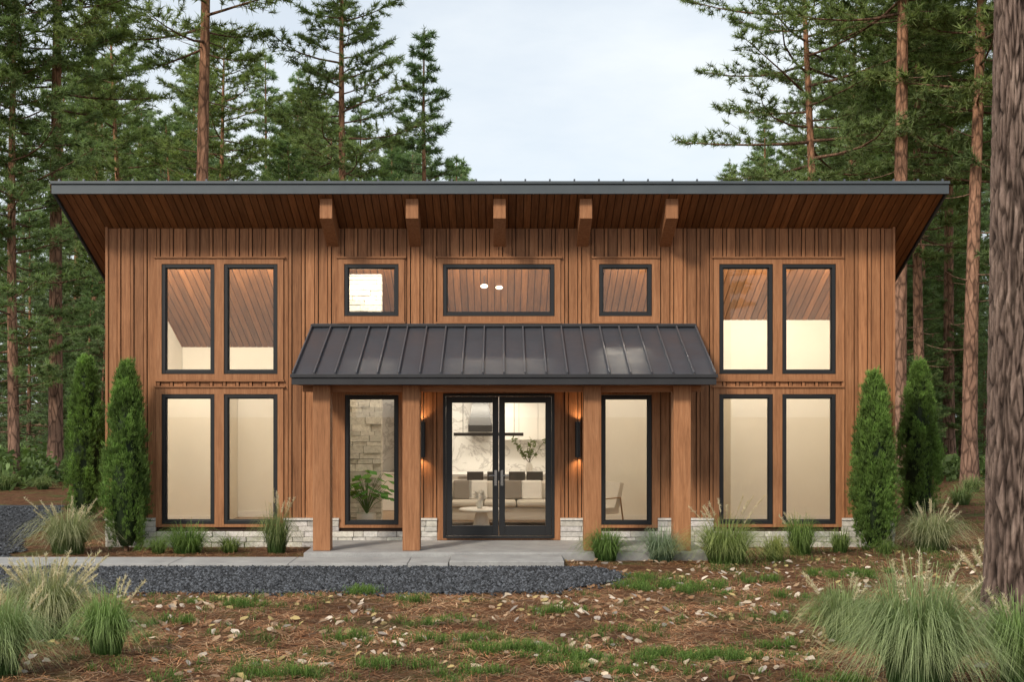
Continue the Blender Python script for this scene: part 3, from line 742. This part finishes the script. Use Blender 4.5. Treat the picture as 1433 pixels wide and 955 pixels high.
def cypress(seed,H,Wd):
    rs=np.random.default_rng(seed); g=Geo()
    g.tube([(0,0,0),(0,0,H*.5)],[.04,.02],8,(.8,.7,.6),0)
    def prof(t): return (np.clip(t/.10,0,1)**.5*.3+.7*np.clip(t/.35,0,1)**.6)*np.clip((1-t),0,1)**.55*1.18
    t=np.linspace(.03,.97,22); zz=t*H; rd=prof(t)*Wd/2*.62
    g.tube([(0,0,z) for z in zz],rd,14,(.02,.035,.012),1)  # dark core: shade inside the foliage put into its colour
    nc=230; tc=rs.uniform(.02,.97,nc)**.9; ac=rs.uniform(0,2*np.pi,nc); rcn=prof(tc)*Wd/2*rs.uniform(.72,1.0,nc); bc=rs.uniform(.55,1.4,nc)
    idx=rs.integers(0,nc,5600); n=len(idx); u=rs.uniform(-.5,1,n)
    Lc=.30*(1-tc[idx]*.4); rad=.052*(1-.6*np.abs(u))
    c=np.stack([np.cos(ac[idx])*rcn[idx]*(1-.10*u),np.sin(ac[idx])*rcn[idx]*(1-.10*u),tc[idx]*H*.97+u*Lc],1)+rs.normal(0,1,(n,3))*rad[:,None]
    c[:,2]=np.maximum(c[:,2],.02)
    out=np.stack([np.cos(ac[idx]),np.sin(ac[idx]),0*ac[idx]],1)
    m=9; N=n*m; C=np.repeat(c,m,0)+rs.normal(0,.014,(N,3)); O=np.repeat(out,m,0)
    d=O*.4+np.array([0,0,1.])+rs.normal(0,.34,(N,3)); d/=np.linalg.norm(d,axis=1,keepdims=True)
    L=rs.uniform(.03,.09,N)[:,None]; s=np.cross(d,rs.normal(size=(N,3))); s/=np.linalg.norm(s,axis=1,keepdims=True); s*=.006
    v=np.stack([C-s,C+s,C+d*L],1).reshape(-1,3)
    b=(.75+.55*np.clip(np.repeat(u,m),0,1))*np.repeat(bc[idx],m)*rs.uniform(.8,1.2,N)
    col=np.array([.155,.255,.06])[None]*b[:,None]; col=np.stack([col*.65,col*.65,col*1.35],1).reshape(-1,3)  # tips painted lighter as if lit, inner ends darker
    g.add(v,np.arange(3*N).reshape(-1,3),col,1); return g
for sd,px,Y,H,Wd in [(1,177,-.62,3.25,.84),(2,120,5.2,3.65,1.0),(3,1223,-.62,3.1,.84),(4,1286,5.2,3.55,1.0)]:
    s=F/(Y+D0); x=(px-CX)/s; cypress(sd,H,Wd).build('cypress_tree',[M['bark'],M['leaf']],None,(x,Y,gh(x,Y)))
# near pine at right with furrowed bark
tx,ty=5.40,-8.55; pt=empty('pine_tree',(tx,ty,gh(tx,ty)-.05))
sides=170; rows=460; Ht=9.0; g=Geo(); V=np.zeros((rows,sides,3)); CC=np.zeros((rows,sides,3))
for i in range(rows):
    z=Ht*i/(rows-1); rb=.335-.017*z+.12*math.exp(-z*3.5)
    for j in range(sides):
        a=2*math.pi*j/sides; ca,sa=math.cos(a),math.sin(a)
        p=Vector((ca*2.2,sa*2.2,z*.85)); q=p+Vector((mnoise.noise(p*1.3),mnoise.noise(p*1.3+Vector((9,0,0))),0))*.4
        dd=mnoise.voronoi(q*2.6)[0]; e=min((dd[1]-dd[0])*3.4,1)
        fine=mnoise.noise(Vector((ca*9,sa*9,z*7)))
        rr_=rb-.042*(1-e)**1.5+.010*fine+.005*mnoise.noise(Vector((ca*25,sa*25,z*26)))
        V[i,j]=(ca*rr_,sa*rr_,z); b=.28+1.0*e+.35*fine; CC[i,j]=(b,b*.97,b*.95)
ii,jj=np.meshgrid(np.arange(rows-1),np.arange(sides),indexing='ij'); j2=(jj+1)%sides
f=np.stack([ii*sides+jj,ii*sides+j2,(ii+1)*sides+j2,(ii+1)*sides+jj],-1).reshape(-1,4)
g.add(V.reshape(-1,3),f,CC.reshape(-1,3),0,True); g.build('trunk',[M['oldbark']],pt)
g=Geo(); g.tube([(0,0,9),(0,0,14),(.2,0,20)],[.17,.12,.02],12,(1,.9,.85),0)
Cn=[];Dn=[]
for i in range(50):
    z=random.uniform(11,20); a=random.uniform(0,6.28); L=3*math.sin(math.pi*min((20.3-z)/10+.1,1))+.3; h=np.array([math.cos(a),math.sin(a),.25])
    b=np.array([0,0,z]); g.tube([b,b+h*L*.5,b+h*L],[.04,.03,.01],5,(1,.9,.8),0)
    for k in range(12): Cn.append(b+h*L*random.uniform(.35,1)+R.normal(size=3)*.35); Dn.append(h/np.linalg.norm(h))
needles(g,np.array(Cn),np.array(Dn),30,.12,.25,.02,(.18,.26,.11)); g.build('crown',[M['bark'],M['needle']],pt)

# ================================================================= WORLD / LIGHT / CAMERA
W=bpy.data.worlds.new('World'); scene.world=W; W.use_nodes=True; nt=W.node_tree; nt.nodes.clear()
el=math.radians(36)
sky=nt.nodes.new('ShaderNodeTexSky'); sky.sky_type='NISHITA'; sky.sun_disc=False; sky.sun_elevation=el; sky.sun_rotation=math.radians(215)
sky.air_density=1.0; sky.dust_density=1.5
b1=nt.nodes.new('ShaderNodeBackground'); b1.inputs[1].default_value=.15; nt.links.new(sky.outputs[0],b1.inputs[0])
b2=nt.nodes.new('ShaderNodeBackground'); b2.inputs[0].default_value=(.86,.91,.94,1); b2.inputs[1].default_value=1.12
tc=nt.nodes.new('ShaderNodeTexCoord'); mp=nt.nodes.new('ShaderNodeMapping'); mp.inputs['Scale'].default_value=(1,1,3); mp.inputs['Location'].default_value=(.3,.2,0)
nz=nt.nodes.new('ShaderNodeTexNoise'); nz.inputs['Scale'].default_value=2.6; nz.inputs['Detail'].default_value=7; nz.inputs['Roughness'].default_value=.55
rp=nt.nodes.new('ShaderNodeValToRGB'); rp.color_ramp.elements[0].position=.36; rp.color_ramp.elements[0].color=(.66,.66,.66,1); rp.color_ramp.elements[1].position=.62; rp.color_ramp.elements[1].color=(.97,.97,.97,1)
mx=nt.nodes.new('ShaderNodeMixShader'); ou=nt.nodes.new('ShaderNodeOutputWorld')
L=nt.links.new; L(tc.outputs['Generated'],mp.inputs['Vector']); L(mp.outputs['Vector'],nz.inputs['Vector']); L(nz.outputs['Fac'],rp.inputs[0]); L(rp.outputs[0],mx.inputs[0]); L(b1.outputs[0],mx.inputs[1]); L(b2.outputs[0],mx.inputs[2]); L(mx.outputs[0],ou.inputs[0])
sl=bpy.data.lights.new('sun','SUN'); sl.energy=3.1; sl.angle=math.radians(9); sl.color=(1,.90,.77)
so=bpy.data.objects.new('sun',sl); scene.collection.objects.link(so)
dirv=Vector((-math.sin(math.radians(35))*math.cos(el),-math.cos(math.radians(35))*math.cos(el),math.sin(el)))
so.rotation_euler=dirv.to_track_quat('Z','Y').to_euler()
cam=bpy.data.cameras.new('camera'); co=bpy.data.objects.new('camera',cam); scene.collection.objects.link(co)
co.location=(0,-D0,CAMZ); co.rotation_euler=(math.radians(90),0,0); cam.sensor_width=36; cam.lens=36*F/1433; cam.shift_x=16.5/1433; cam.shift_y=102.5/1433; cam.clip_end=3000
scene.camera=co
scene.view_settings.view_transform='Standard'; scene.view_settings.look='None'; scene.view_settings.exposure=0
